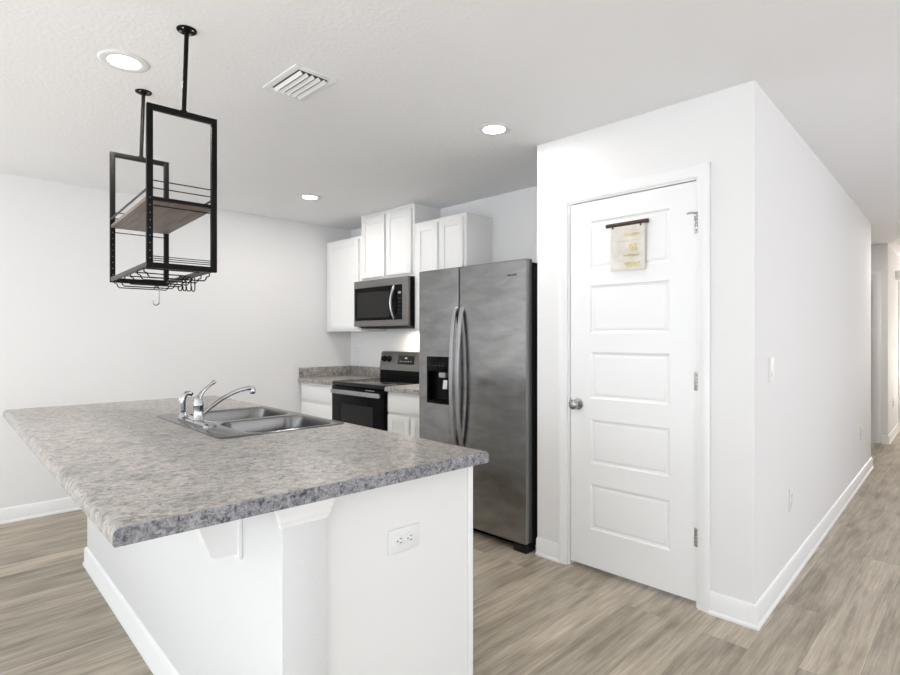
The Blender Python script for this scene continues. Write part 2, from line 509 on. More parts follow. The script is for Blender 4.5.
def window_frame(idx, axis, pos, u0, u1, z0, z1):
    m = MB(); g = 0.045
    def bx(a, b, c, d, t0=-0.09, t1=-0.035):
        if axis == 'X': m.box(pos + t0, pos + t1, a, b, c, d, 0.003)
        else: m.box(a, b, pos + t0, pos + t1, c, d, 0.003)
    bx(u0, u0 + g, z0, z1); bx(u1 - g, u1, z0, z1)
    bx(u0 + g, u1 - g, z0, z0 + g); bx(u0 + g, u1 - g, z1 - g, z1)
    bx((u0 + u1) / 2 - 0.02, (u0 + u1) / 2 + 0.02, z0 + g, z1 - g)
    bx(u0 + g, (u0 + u1) / 2 - 0.02, (z0 + z1) / 2 - 0.02, (z0 + z1) / 2 + 0.02)
    bx((u0 + u1) / 2 + 0.02, u1 - g, (z0 + z1) / 2 - 0.02, (z0 + z1) / 2 + 0.02)
    struct(m.make('window_%d' % idx, 'trim'))
for i, wv in enumerate(REAR): window_frame(i + 1, 'X', -3.2, *wv)
window_frame(4, 'Y', -3.2, *SIDE[0])
window_frame(5, 'Y', -3.2, *SIDE[1])

# baseboards with a shoe moulding: profile (distance out, height) swept along a floor line
BBP = [(0, 0), (0.022, 0), (0.022, 0.010), (0.014, 0.020), (0.014, 0.088), (0.008, 0.100), (0, 0.104)]
def sweep_bb(pts, side, prof=BBP):
    """pts: floor polyline; side=+1 room on the left of travel; mitred corners"""
    n = len(pts); P = [Vector((x, y)) for x, y in pts]
    rings = []
    for i in range(n):
        d0 = (P[i] - P[i - 1]).normalized() if i > 0 else (P[1] - P[0]).normalized()
        d1 = (P[i + 1] - P[i]).normalized() if i < n - 1 else d0
        n0 = Vector((-d0.y, d0.x)) * side; n1 = Vector((-d1.y, d1.x)) * side
        b = (n0 + n1).normalized(); k = 1.0 / max(0.3, b.dot(n0))
        rings.append([(P[i].x + b.x * k * o, P[i].y + b.y * k * o, z) for o, z in prof])
    return MB().loft(rings)
struct(sweep_bb([(-3.2, left_y(-3.2)), (2.79, left_y(2.79))], -1).make('baseboard_left', 'trim'))
struct(sweep_bb([(XP, 0.947 - 0.0005), (XP, YC), (XE, hall_y(XE))], -1).make('baseboard_hall', 'trim'))
struct(sweep_bb([(XP, YL), (XP, 1.7745)], -1).make('baseboard_pantry', 'trim'))
struct(sweep_bb([(XJ, yj + 0.062), (XJ, yj), (XF, hall_y(XF))], -1).make('baseboard_hall_far', 'trim'))

# door casing: stepped profile around an opening in a plane x = const, facing -x
def casing(name, x, y0, y1, zt, wd=0.057):
    # profile across the width: (distance from the opening, projection)
    pr = [(0.0, 0.0), (0.0, 0.009), (0.006, 0.012), (0.022, 0.012), (0.028, 0.016), (0.050, 0.019), (wd, 0.016), (wd, 0.0)]
    rings = []
    for (yy, zz, dy, dz) in ((y0, 0.0, -1, 0), (y0, zt, -1, 1), (y1, zt, 1, 1), (y1, 0.0, 1, 0)):
        rings.append([(x - t, yy + dy * a, zz + dz * a) for a, t in pr])
    m = MB().loft(rings)
    # jamb lining and stops
    m.box(x + 0.0, x + 0.115, y0 - 0.0, y0 + 0.010, 0, zt)
    m.box(x + 0.0, x + 0.115, y1 - 0.010, y1 + 0.0, 0, zt)
    m.box(x + 0.0, x + 0.115, y0 + 0.010, y1 - 0.010, zt - 0.010, zt)
    return struct(m.make(name, 'trim'))
casing('trim_1', XP, DY0, DY1, DZ)

# ------------------------------------------------------------------ pantry door
d1 = bpy.data.objects.new('door_1', None); COL.objects.link(d1); d1['kind'] = 'structure'
d1.location = (XP, 1.361, 0)
d1['label'] = 'white five panel pantry door with satin nickel knob beside the refrigerator'
DT = {'e': d1, 'o': Vector((XP, 1.361, 0))}
SX = XP + 0.006                               # front face of the slab
sy0, sy1, sz0, sz1 = DY0 + 0.0125, DY1 - 0.014, 0.028, 2.043
PAN = [(0.235, 0.485), (0.600, 0.841), (0.957, 1.213), (1.315, 1.579), (1.668, 1.934)]
py0, py1 = 1.140, 1.582
def panel_face(m, x, y0, y1, z0, z1, holes, hy0, hy1, back):
    """a slab front at x facing -x with moulded panels sunk in it"""
    v = lambda xx, yy, zz: m.bm.verts.new((xx, yy, zz))
    ys = [y0, hy0, hy1, y1]
    zs = [z0]
    for a, b in holes: zs += [a, b]
    zs.append(z1)
    grid = {(i, k): v(x, ys[i], zs[k]) for i in range(4) for k in range(len(zs))}
    f = m.bm.faces
    for k in range(len(zs) - 1):
        for i in range(3):
            if i == 1 and k % 2 == 1:
                prev = [grid[1, k], grid[1, k + 1], grid[2, k + 1], grid[2, k]]
                a, b = zs[k], zs[k + 1]
                for ins, dp in ((0.006, 0.006), (0.016, 0.009), (0.026, 0.0045), (0.032, 0.004)):
                    cur = [v(x + dp, hy0 + ins, a + ins), v(x + dp, hy0 + ins, b - ins), v(x + dp, hy1 - ins, b - ins), v(x + dp, hy1 - ins, a + ins)]
                    for j in range(4):
                        f.new((prev[j], prev[(j + 1) % 4], cur[(j + 1) % 4], cur[j]))
                    prev = cur
                f.new(prev)
            else:
                f.new((grid[i, k], grid[i, k + 1], grid[i + 1, k + 1], grid[i + 1, k]))
    nz = len(zs) - 1
    B = {c: v(back, *c) for c in ((y0, z0), (y1, z0), (y0, z1), (y1, z1))}
    f.new([grid[i, 0] for i in range(4)] + [B[y1, z0], B[y0, z0]])
    f.new([grid[i, nz] for i in (3, 2, 1, 0)] + [B[y0, z1], B[y1, z1]])
    f.new([grid[0, k] for k in range(nz, -1, -1)] + [B[y0, z0], B[y0, z1]])
    f.new([grid[3, k] for k in range(nz + 1)] + [B[y1, z1], B[y1, z0]])
    f.new((B[y0, z0], B[y1, z0], B[y1, z1], B[y0, z1]))
    bmesh.ops.recalc_face_normals(m.bm, faces=m.bm.faces)
    return m
panel_face(MB(), SX, sy0, sy1, sz0, sz1, PAN, py0, py1, SX + 0.035).make('door_slab', 'door', DT, angle=20)
KY, KZ = 1.658, 0.920
kn = MB()
kn.lathe([(0.0, 0.0), (0.031, 0.0), (0.032, -0.004), (0.029, -0.008), (0.013, -0.011), (0.0115, -0.024), (0.015, -0.031),
          (0.0245, -0.038), (0.0285, -0.048), (0.028, -0.056), (0.023, -0.063), (0.012, -0.067), (0.0, -0.068)][1:-1], 32, (SX, KY, KZ), 'X')
knob = kn.make('door_knob', 'nickel', DT)
knob['label'] = 'satin nickel round knob'
MB().box(SX - 0.002, SX + 0.006, sy1 - 0.004, sy1 + 0.003, KZ - 0.03, KZ + 0.03, 0.001).make('latch_plate', 'nickel', DT)
hz = None
for zc in (1.835, 1.083, 0.336):
    m = MB()
    yk = DY0 + 0.0085
    for k in range(5):
        m.lathe([(0.0055, -0.0085), (0.0062, -0.007), (0.0062, 0.007), (0.0055, 0.0085)], 12, (SX - 0.005, yk, zc - 0.035 + 0.0175 * k), 'Z')
    m.box(SX - 0.0025, SX - 0.0005, yk + 0.003, yk + 0.012, zc - 0.044, zc + 0.044, 0.0006)
    m.make('hinge', 'nickel', DT)
# hinge-pin door stop: a thing that hooks on the top hinge pin
ds = thing('hinge_pin_door_stop', 'small grey metal door stop arm on the top hinge of the pantry door', 'door stop', (SX - 0.005, DY0 + 0.0085, 1.884))
MB().tube([(SX - 0.006, DY0 + 0.0085, 1.888), (SX - 0.022, DY0 + 0.024, 1.889), (SX - 0.036, DY0 + 0.042, 1.884)], [0.0055, 0.0045, 0.0035], 10).make('arm', 'nickel', ds)
MB().lathe([(0.005, -0.006), (0.009, -0.004), (0.009, 0.004), (0.005, 0.006)], 14, (SX - 0.006, DY0 + 0.0085, 1.888), 'Z').make('pin_collar', 'nickel', ds)
MB().lathe([(0.004, 0.0), (0.006, -0.004), (0.006, -0.010), (0.003, -0.014)], 12, (SX - 0.024, DY0 + 0.026, 1.887), 'X').make('bumper', 'greyplastic', ds)

# ------------------------------------------------------------------ hallway door and trim
casing('trim_2', XJ, yj + 0.14, yj + 0.90, 2.04, 0.07)
d2 = bpy.data.objects.new('door_2', None); COL.objects.link(d2); d2['kind'] = 'structure'
d2.location = (XJ, yj + 0.52, 0); D2 = {'e': d2, 'o': Vector((XJ, yj + 0.52, 0))}
panel_face(MB(), XJ + 0.02, yj + 0.153, yj + 0.887, 0.015, 2.025, PAN, yj + 0.28, yj + 0.76, XJ + 0.055).make('door_slab', 'door', D2, angle=20)
# far hall doorway casing on the wall that runs on down the hall
m = MB()
m.prism([(9.86, hall_y(9.86), 0), (9.93, hall_y(9.93), 0), (9.93, hall_y(9.93) - 0.016, 0), (9.86, hall_y(9.86) - 0.016, 0)], (0, 0, 2.09))
m.prism([(9.93, hall_y(9.93), 2.03), (10.75, hall_y(10.75), 2.03), (10.75, hall_y(10.75) - 0.016, 2.03), (9.93, hall_y(9.93) - 0.016, 2.03)], (0, 0, 0.06))
struct(m.make('trim_3', 'trim'))

# ------------------------------------------------------------------ hanging sign on the pantry door
sg = thing('hanging_sign', 'cream paper banner with gold script hanging from a dark wooden rod on the pantry door', 'sign', (SX - 0.012, 1.363, 1.64))
sg['e'].location.x = SX - 0.012
x0 = SX - 0.012
MB().tube([(x0, 1.245, 1.889), (x0, 1.478, 1.889)], 0.0105, 14).make('hanging_rod', 'darkwood', sg)
pw = []
for k in range(13):
    z = 1.884 - (1.884 - 1.645) * k / 12
    pw.append((z, 0.0015 * math.sin(k * 0.9) - 0.001))
mb = MB()
mb.loft([[(x0 + dx - 0.0004, 1.262, z), (x0 + dx - 0.0004, 1.452, z), (x0 + dx + 0.0004, 1.452, z), (x0 + dx + 0.0004, 1.262, z)] for z, dx in pw])
sheet = mb.make('paper_sheet', 'paper', sg)
MB().tube([(x0, 1.255, 1.884), (x0 - 0.001, 1.255, 1.893)], 0.012, 10).make('rod_band', 'darkwood', sg)
for yy in (1.285, 1.440):
    MB().box(x0 - 0.004, x0 + 0.002, yy - 0.004, yy + 0.004, 1.868, 1.882, 0.001).make('paper_clip', 'darkwood', sg)
def script(y0, y1, z, h, seed, r=0.0016):
    """an illegible line of brush script as one thin stroke"""
    rnd = random.Random(seed); n = max(10, int(abs(y1 - y0) / 0.0022))
    pts = []
    for k in range(n + 1):
        t = k / n
        pts.append((x0 - 0.0035, y0 + (y1 - y0) * t + 0.0022 * math.sin(k * 1.35), z + h * 0.5 * math.sin(k * 0.9 + rnd.random() * 0.8) * (0.55 + 0.45 * rnd.random())))
    return pts
for (a, b, z, h, sd) in ((1.372, 1.292, 1.828, 0.020, 1), (1.352, 1.302, 1.770, 0.030, 2), (1.346, 1.298, 1.755, 0.024, 5), (1.378, 1.294, 1.722, 0.014, 3), (1.372, 1.288, 1.678, 0.020, 4), (1.366, 1.290, 1.666, 0.016, 6)):
    o = MB().tube(script(a, b, z, h, sd), 0.0020, 6).make('gold_lettering', 'gold', sg, sheet); o['label'] = 'gold brush script'
for (a, b, z, h, sd) in ((1.432, 1.285, 1.800, 0.008, 11), (1.436, 1.30, 1.852, 0.006, 12), (1.415, 1.375, 1.700, 0.010, 13)):
    o = MB().tube(script(a, b, z, h, sd), 0.0013, 6).make('pale_lettering', 'pink', sg, sheet); o['label'] = 'pale pink script'

# ------------------------------------------------------------------ kitchen island
# island frame coordinates: x across (left to kitchen side), y along its length
IX0, IX1, IY0, IY1, ZT, ZU = 0.334, 1.4225, 1.2123, 3.655, 0.914, 0.876
BX, BEND = 0.706, 3.655                       # seating-side wall face, far end
it = thing('kitchen_island', 'white kitchen island base with drywall knee wall, capped end post and bracket', 'kitchen island', (1.05, 2.4, 0), 'island')
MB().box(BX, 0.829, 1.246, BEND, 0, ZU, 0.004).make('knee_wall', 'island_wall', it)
# end panel of the cabinets, with a thin vertical scribe trim on its right edge
MB().box(0.8295, 1.390, 1.276, 1.291, 0.0, ZU).make('end_panel', 'cabinet', it)
MB().box(1.3865, 1.408, 1.2705, 1.2757, 0.0, ZU, 0.0015).make('corner_trim', 'trim', it)
ca = MB()
ca.box(1.382, 1.386, 1.2915, BEND, 0.10, ZU - 0.003)          # face, open behind for the sink bowls
ca.box(0.8295, 1.382, 1.2915, 1.305, 0.10, ZU - 0.003)
ca.box(0.8295, 1.382, BEND - 0.018, BEND, 0.10, ZU - 0.003)
ca.box(0.8295, 1.386, 1.2915, BEND, 0.085, 0.0995)
ca.box(1.29, 1.31, 1.2915, BEND, 0.0, 0.0845)
cabin = ca.make('cabinet_body', 'cabinet', it, smooth=False)
def shaker(m, x, face, y0, y1, z0, z1, t=0.019, st=0.055):
    """shaker door: face=-1 looks to -x, +1 to +x; x is the carcass face"""
    xs = sorted((x, x + face * t)); xi = sorted((x, x + face * (t - 0.008)))
    m.box(*xs, y0, y0 + st, z0, z1, 0.0015); m.box(*xs, y1 - st, y1, z0, z1, 0.0015)
    m.box(*xs, y0 + st, y1 - st, z0, z0 + st, 0.0015); m.box(*xs, y0 + st, y1 - st, z1 - st, z1, 0.0015)
    m.box(*xi, y0 + st - 0.002, y1 - st + 0.002, z0 + st - 0.002, z1 - st + 0.002)
    return m
for k in range(4):
    a = 1.302 + k * 0.585
    shaker(MB(), 1.3862, 1, a, a + 0.565, 0.14, 0.84).make('cabinet_door', 'cabinet', it)
# crown cap on the end of the knee wall, stepped and flaring up to the counter
cap = MB()
prof = [(0.000, 0.818), (0.004, 0.818), (0.005, 0.826), (0.009, 0.834), (0.011, 0.848), (0.015, 0.858), (0.0165, 0.8755), (0.0, 0.8755)]
rings = []
for (xx, yy, dx, dy) in ((BX - 0.0005, 1.257, -1, 0), (BX - 0.0005, 1.2455, -1, -1), (0.8292, 1.2455, 1, -1), (0.8292, 1.2757, 1, 0)):
    rings.append([(xx + dx * o, yy + dy * o, z) for o, z in prof])
cap.loft(rings)
o = cap.make('post_cap', 'trim', it, smooth=False)
o['label'] = 'stepped white cap moulding at the top of the end post'
# baseboard along the seating side, around both ends of the knee wall
rings = []
PB = [(BX, BEND + 0.0), (BX, 1.246), (0.829, 1.246)]
sw = sweep_bb([(0.829, BEND), (BX, BEND), (BX, 1.246), (0.829, 1.246)], -1, [(0.0005, 0), (0.019, 0), (0.019, 0.010), (0.013, 0.020), (0.013, 0.088), (0.007, 0.100), (0.0005, 0.104)])
sw.make('baseboard', 'trim', it)
# bracket under the overhang: curved side, back plate
def bracket(yc):
    q = [(BX - 0.012, 0.8755), (BX - 0.138, 0.8755)]
    for k in range(1, 9):
        t = k / 8
        q.append((BX - 0.138 + 0.050 * t ** 1.3, 0.8755 - 0.165 * t))
    for k in range(1, 6):
        a = R(90 * k / 5)
        q.append((BX - 0.088 + 0.034 * (1 - math.cos(a)), 0.7105 - 0.0255 * math.sin(a)))
    q.append((BX - 0.012, 0.685))
    m = MB()
    m.prism([(x, yc, z) for x, z in q], (0, 0.045, 0))
    m.box(BX - 0.012, BX - 0.0005, yc - 0.012, yc + 0.057, 0.672, 0.8755, 0.002)
    o = m.make('bracket', 'trim', it); o['label'] = 'white curved support bracket'
bracket(1.495)

# countertop with rolled long edges and a cut for the sink
ct = MB()
def edge_profile():
    pts = [(IX0 + 0.004, ZU), (IX0, ZU + 0.005)]
    for k in range(7):
        a = R(180 - 90 * k / 6); pts.append((IX0 + 0.017 + 0.017 * math.cos(a), ZT - 0.017 + 0.017 * math.sin(a)))
    for k in range(7):
        a = R(90 - 90 * k / 6); pts.append((IX1 - 0.017 + 0.017 * math.cos(a), ZT - 0.017 + 0.017 * math.sin(a)))
    pts += [(IX1, ZU + 0.005), (IX1 - 0.004, ZU)]
    return pts
ct.prism([(x, IY0, z) for x, z in edge_profile()], (0, IY1 - IY0, 0))
bmesh.ops.translate(ct.bm, verts=ct.bm.verts, vec=-Vector((1.0, 2.4, ZU)))
ctop = ct.make('island_countertop', 'laminate')
ctop.location = isl((1.0, 2.4, ZU)); ctop.rotation_euler = (0, 0, IR)
tag(ctop, 'large grey speckled laminate worktop on the kitchen island, with the sink set in', 'countertop')
c1 = MB().box(0.880 - 1, 1.372 - 1, 2.045 - 2.4, 2.845 - 2.4, -0.1, 0.1).make('cutter', 'laminate', smooth=False)
c1.location = ctop.location; c1.rotation_euler = ctop.rotation_euler
cut(ctop, [c1])
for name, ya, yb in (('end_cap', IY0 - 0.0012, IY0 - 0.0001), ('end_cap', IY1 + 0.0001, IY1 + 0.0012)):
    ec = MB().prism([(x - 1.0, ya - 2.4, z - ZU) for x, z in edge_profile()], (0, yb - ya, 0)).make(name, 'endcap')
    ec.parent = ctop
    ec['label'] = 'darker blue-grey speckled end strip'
# sink
sk = thing('kitchen_sink', 'stainless steel double bowl drop-in sink in the island worktop', 'sink', (1.12, 2.445, ZT), 'island')
SC = (1.12, 2.445)
dk = MB()
dk.loft([rr(*SC, 0.548, 0.836, 0.035, ZT + 0.0002), rr(*SC, 0.548, 0.836, 0.035, ZT + 0.002), rr(*SC, 0.540, 0.828, 0.032, ZT + 0.0045)])
deck = dk.make('sink_deck', 'sinksteel', sk)
BOW = [(1.164, 2.637, 0.396, 0.368), (1.164, 2.234, 0.396, 0.368)]
cs = []
for (bx_, by_, bw_, bh_) in BOW:
    c = MB().loft([rr(bx_ - 1.12, by_ - 2.445, bw_, bh_, 0.075, -0.05), rr(bx_ - 1.12, by_ - 2.445, bw_, bh_, 0.075, 0.05)]).make('cutter', 'sinksteel', smooth=False)
    c.location = sk['e'].location; c.rotation_euler = sk['e'].rotation_euler
    cs.append(c)
cut(deck, cs)
for (bx_, by_, bw_, bh_) in BOW:
    m = MB()
    zt = ZT + 0.0045
    rings = [rr(bx_, by_, bw_, bh_, 0.075, zt), rr(bx_, by_, bw_ - 0.006, bh_ - 0.006, 0.073, zt - 0.002), rr(bx_, by_, bw_ - 0.010, bh_ - 0.010, 0.072, zt - 0.008),
             rr(bx_, by_, bw_ - 0.022, bh_ - 0.022, 0.07, zt - 0.12)]
    for k in range(1, 6):
        a = R(90 * k / 5); ins = 0.022 + 2 * 0.035 * (1 - math.cos(a))
        rings.append(rr(bx_, by_, bw_ - ins, bh_ - ins, max(0.03, 0.07 - 0.03 * k / 5), zt - 0.12 - 0.035 * math.sin(a)))
    rings.append(rr(bx_, by_, 0.10, 0.10, 0.049, zt - 0.158))
    m.loft(rings, cap0=False)
    # outer skin, so that the bowl has thickness
    m2 = [[(x, y, z) for x, y, z in rr(bx_, by_, bw_ - 0.002, bh_ - 0.002, 0.076, zt - 0.005)],
          rr(bx_, by_, bw_ - 0.018, bh_ - 0.018, 0.07, zt - 0.125), rr(bx_, by_, bw_ - 0.09, bh_ - 0.09, 0.05, zt - 0.162)]
    m.loft(m2, cap0=False)
    b = m.make('sink_bowl', 'sinksteel', sk)
    MB().lathe([(0.040, 0.0), (0.042, 0.003), (0.034, 0.0035), (0.026, 0.001), (0.008, 0.001), (0.006, 0.008), (0.004, 0.010)], 24, (bx_, by_, zt - 0.158), 'Z').make('drain_strainer', 'chrome', sk, b)

# faucet and side sprayer
FX, FY, ZD = 0.915, 2.466, ZT + 0.0045
fa = thing('faucet', 'chrome single lever kitchen faucet with low arched spout behind the island sink', 'faucet', (FX, FY, ZD), 'island')
m = MB()
m.loft([rr(FX, 2.490, 0.058, 0.36, 0.028, ZD + 0.0003, 8), rr(FX, 2.490, 0.058, 0.36, 0.028, ZD + 0.006, 8), rr(FX, 2.490, 0.046, 0.345, 0.022, ZD + 0.014, 8), rr(FX, 2.490, 0.03, 0.32, 0.0149, ZD + 0.017, 8)])
m.make('base_plate', 'chrome', fa)
MB().lathe([(0.027, 0.016), (0.025, 0.021), (0.0215, 0.028), (0.0205, 0.072), (0.0225, 0.077), (0.0225, 0.083), (0.0212, 0.087), (0.0195, 0.102), (0.015, 0.114), (0.008, 0.120)], 28, (FX, FY, ZD), 'Z').make('faucet_body', 'chrome', fa)
lv = []
for k in range(13):
    t = k / 12
    lv.append((FX + 0.002 + 0.072 * t ** 1.2 , FY, ZD + 0.106 + 0.074 * (t ** 0.75)))
MB().tube(lv, [0.0135, 0.0125, 0.0105, 0.0088, 0.0075, 0.0066, 0.0060, 0.0056, 0.0056, 0.0060, 0.0070, 0.0078, 0.0056], 12, flat=(1.15, 0.8)).make('lever_handle', 'chrome', fa)
sp = []
for k in range(19):
    t = k / 18
    x = FX + 0.018 + 0.216 * t
    z = ZD + 0.038 + 0.104 * (1 - (1 - t) ** 1.8) - 0.003 * t * t
    sp.append((x, FY, z))
sp += [(FX + 0.241, FY, ZD + 0.136), (FX + 0.245, FY, ZD + 0.130)]
MB().tube(sp, [0.0092] * 17 + [0.0098, 0.0105, 0.011, 0.011], 14).make('spout', 'chrome', fa)
MB().lathe([(0.0115, 0.016), (0.0128, 0.012), (0.0128, -0.004), (0.011, -0.008), (0.008, -0.009)], 18, (FX + 0.243, FY, ZD + 0.120), 'Z').make('aerator', 'chrome', fa)
ss = thing('sink_sprayer', 'chrome side sprayer standing in the sink deck left of the faucet body', 'sprayer', (0.893, 2.607, ZD + 0.017), 'island')
sx, sy, sz = 0.897, 2.607, ZD + 0.0172
MB().lathe([(0.022, 0.0), (0.021, 0.004), (0.015, 0.012), (0.011, 0.018)], 20, (sx, sy, sz), 'Z').make('holder', 'chrome', ss)
MB().lathe([(0.0108, 0.017), (0.0108, 0.026)], 20, (sx, sy, sz), 'Z').make('collar', 'bluedot', ss)
body = [(sx, sy, sz + 0.025), (sx - 0.001, sy, sz + 0.045), (sx - 0.002, sy, sz + 0.062), (sx - 0.001, sy, sz + 0.078), (sx + 0.004, sy, sz + 0.092), (sx + 0.013, sy, sz + 0.102), (sx + 0.024, sy, sz + 0.104), (sx + 0.032, sy, sz + 0.099)]
MB().tube(body, [0.0085, 0.0108, 0.0125, 0.0122, 0.0122, 0.0120, 0.0112, 0.0100], 14).make('sprayer_body', 'chrome', ss)
MB().tube([(sx + 0.0315, sy, sz + 0.0993), (sx + 0.038, sy, sz + 0.0952)], [0.0095, 0.0088], 14).make('spray_face', 'black', ss)
MB().tube([(sx - 0.0135, sy, sz + 0.060), (sx - 0.0150, sy, sz + 0.073), (sx - 0.0125, sy, sz + 0.086)], [0.002, 0.003, 0.002], 8, flat=(1.4, 0.8)).make('trigger', 'chrome', ss)

# ------------------------------------------------------------------ outlets and switches
def outlet_thing(label, loc, rz, group='electrical outlets on the walls', horizontal=False, frame=None):
    """plate in the local xz plane, facing local -y"""
    t = thing('electrical_outlet', label, 'outlet', (0, 0, 0), group=group)
    ro = (lambda a, b: (b, a)) if horizontal else (lambda a, b: (a, b))
    hw, hh = ro(0.036, 0.059)
    pl = MB().box(-hw, hw, -0.0055, -0.0003, -hh, hh, 0.002, 3).make('cover_plate', 'plastic', t)
    m = MB(); m.lathe([(0.0032, -0.0054), (0.0032, -0.0066), (0.002, -0.007)], 10, (0, 0, 0), 'Y'); m.make('plate_screw', 'plastic', t)
    for s in (-1, 1):
        cx_, cz_ = ro(0, 0.0195 * s)
        m = MB()
        m.lathe([(0.0168, -0.0053), (0.0168, -0.0074), (0.0158, -0.008)], 24, (cx_, 0, cz_), 'Y')
        for dx in (-0.0062, 0.0062):
            a, b = ro(dx, 0.003)
            ra, rb = ro(0.0012, 0.0042)
            m.box(cx_ + a - ra, cx_ + a + ra, -0.0084, -0.0078, cz_ + b - rb, cz_ + b + rb, mi=1)
        a, b = ro(0, -0.0085)
        m.lathe([(0.0026, -0.0078), (0.0026, -0.0084)], 10, (cx_ + a, 0, cz_ + b), 'Y', mi=1)
        m.make('receptacle', ['plastic', 'slot'], t)
    t['e'].location = loc; t['e'].rotation_euler = (0, 0, rz)
    return t
ha = R(1.5834)
outlet_thing('white outlet turned sideways on the end panel of the kitchen island', isl((1.112, 1.2760, 0.683)), IR, horizontal=True, group=None)
ot = outlet_thing('white wall outlet low on the hall wall near the pantry corner', (3.365, hall_y(3.365), 0.427), ha, group='outlets along the hall wall')
copy_thing(ot['e'], (6.09, hall_y(6.09), 0.437), label='white wall outlet low near the far end of the hall wall')
copy_thing(ot['e'], (9.12, hall_y(9.12), 0.445), label='white wall outlet on the hall wall beyond the side opening')
bo = copy_thing(ot['e'], (XB, 4.752, 1.172), rz=-PI / 2, label='white outlet on the kitchen back wall above the left counter corner')
del bo['group']
sw_ = thing('light_switch', 'white rocker light switch on the hall wall beside the pantry corner', 'switch', (0, 0, 0))
MB().box(-0.036, 0.036, -0.0055, -0.0003, -0.059, 0.059, 0.002, 3).make('cover_plate', 'plastic', sw_)
MB().prism([(-0.0165, -0.0056, -0.033), (-0.0165, -0.0075, 0.033), (-0.0165, -0.0056, 0.033)], (0.033, 0, 0)).prism([(-0.0165, -0.0053, -0.033), (-0.0165, -0.0145, -0.031), (-0.0165, -0.0075, 0.002), (-0.0165, -0.0053, 0.002)], (0.033, 0, 0)).make('rocker', 'plastic', sw_)
sw_['e'].location = (2.958, hall_y(2.958), 1.137); sw_['e'].rotation_euler = (0, 0, ha)
s2 = copy_thing(sw_['e'], (9.40, hall_y(9.40), 1.20), label='white light switch far down the hall beside the last door casing')
# chime box high on the far hall wall
cb = thing('door_chime', 'small white chime box high on the wall at the far end of the hall', 'door chime', (0, 0, 0))
MB().box(-0.09, 0.09, -0.058, -0.0005, -0.062, 0.062, 0.006, 3).make('chime_cover', 'plastic', cb)
MB().box(-0.07, 0.07, -0.0605, -0.0575, -0.045, 0.045, 0.003).make('chime_grille', 'trim', cb)
cb['e'].location = (9.55, hall_y(9.55), 2.137); cb['e'].rotation_euler = (0, 0, ha)

# ------------------------------------------------------------------ kitchen run: upper cabinets
CXF = 3.0812
def upper(label, y0, y1, z0, z1, doors, crown=False):
    t = thing('wall_cabinet', label, 'cabinet', ((CXF + XB) / 2, (y0 + y1) / 2, z0), group='white upper cabinets')
    m = MB()
    m.box(CXF, XB - 0.0005, y0 + 0.0008, y1 - 0.0008, z0, z1, 0.0015)
    if crown:
        m.box(CXF - 0.006, XB - 0.0005, y0 + 0.0008, y1 + 0.0, z1 + 0.0002, z1 + 0.0155)
    # side and bottom reveals
    m.make('cabinet_body', 'cabinet', t)
    for (a, b, c, d) in doors:
        shaker(MB(), CXF - 0.0004, -1, a, b, c, d).make('cabinet_door', 'cabinet', t)
    return t
upper('white wall cabinet with one door in the corner left of the microwave', 4.2535, 4.853, 1.3545, 2.262, [(4.279, 4.785, 1.378, 2.232)])
upper('tall white two-door wall cabinet reaching the ceiling above the microwave', 3.4912, 4.2528, 1.8175, 2.4235, [(3.517, 3.858, 1.848, 2.40), (3.884, 4.224, 1.848, 2.40)], crown=True)
upper('white two-door wall cabinet between the microwave and the refrigerator', 2.8865, 3.4905, 1.3545, 2.262, [(2.911, 3.168, 1.378, 2.232), (3.196, 3.453, 1.378, 2.232)])

# microwave under the tall cabinet
my0, my1, mz0, mz1, mx0 = 3.4935, 4.2515, 1.397, 1.8155, 3.004
mw = thing('microwave', 'stainless over-the-range microwave with black glass door and curved handle', 'microwave', ((mx0 + XB) / 2, (my0 + my1) / 2, mz0))
MB().box(mx0 + 0.031, XB - 0.0006, my0, my1, mz0, mz1, 0.002).make('housing', 'black', mw)
# underside lip, sloping
MB().prism([(mx0 + 0.032, my0 + 0.01, mz0 - 0.0003), (XB - 0.01, my0 + 0.01, mz0 - 0.0003), (XB - 0.04, my0 + 0.01, mz0 - 0.018), (mx0 + 0.08, my0 + 0.01, mz0 - 0.018)], (0, my1 - my0 - 0.02, 0)).make('bottom_vent', 'black', mw)
fr = MB()
fr.box(mx0, mx0 + 0.030, my0, my1 + 0.011, 1.750, mz1, 0.002)
fr.box(mx0, mx0 + 0.030, my0, my1 + 0.011, mz0, 1.449, 0.002)
fr.box(mx0, mx0 + 0.030, my0, 3.565, 1.4495, 1.7495, 0.002)
fr.box(mx0, mx0 + 0.030, 4.249, my1 + 0.011, 1.4495, 1.7495, 0.002)
fr.make('front_frame', 'steeldark', mw)
dr = MB().box(mx0 + 0.002, mx0 + 0.029, 3.5655, 4.2485, 1.450, 1.7490).make('door_glass', 'blackdoor', mw)
MB().box(mx0 + 0.0005, mx0 + 0.0018, 3.742, 4.215, 1.476, 1.706).make('door_window', 'glasswin', mw, dr)
arc = [(mx0 + 0.002 - 0.036 * math.sin(PI * k / 16) ** 0.8, 3.668 + 0.006 * math.sin(PI * k / 16), 1.462 + 0.276 * k / 16) for k in range(17)]
MB().tube(arc, 0.0125, 12, flat=(0.75, 1.2)).make('door_handle', 'brighthandle', mw, dr)
MB().box(mx0 + 0.0006, mx0 + 0.0018, 3.582, 3.618, 1.672, 1.690).make('display', 'greyplastic', mw, dr)
for b in range(5):
    MB().box(mx0 + 0.0009, mx0 + 0.0018, 3.580, 3.622, 1.50 + b * 0.032, 1.505 + b * 0.032).make('key_print', 'display', mw, dr)

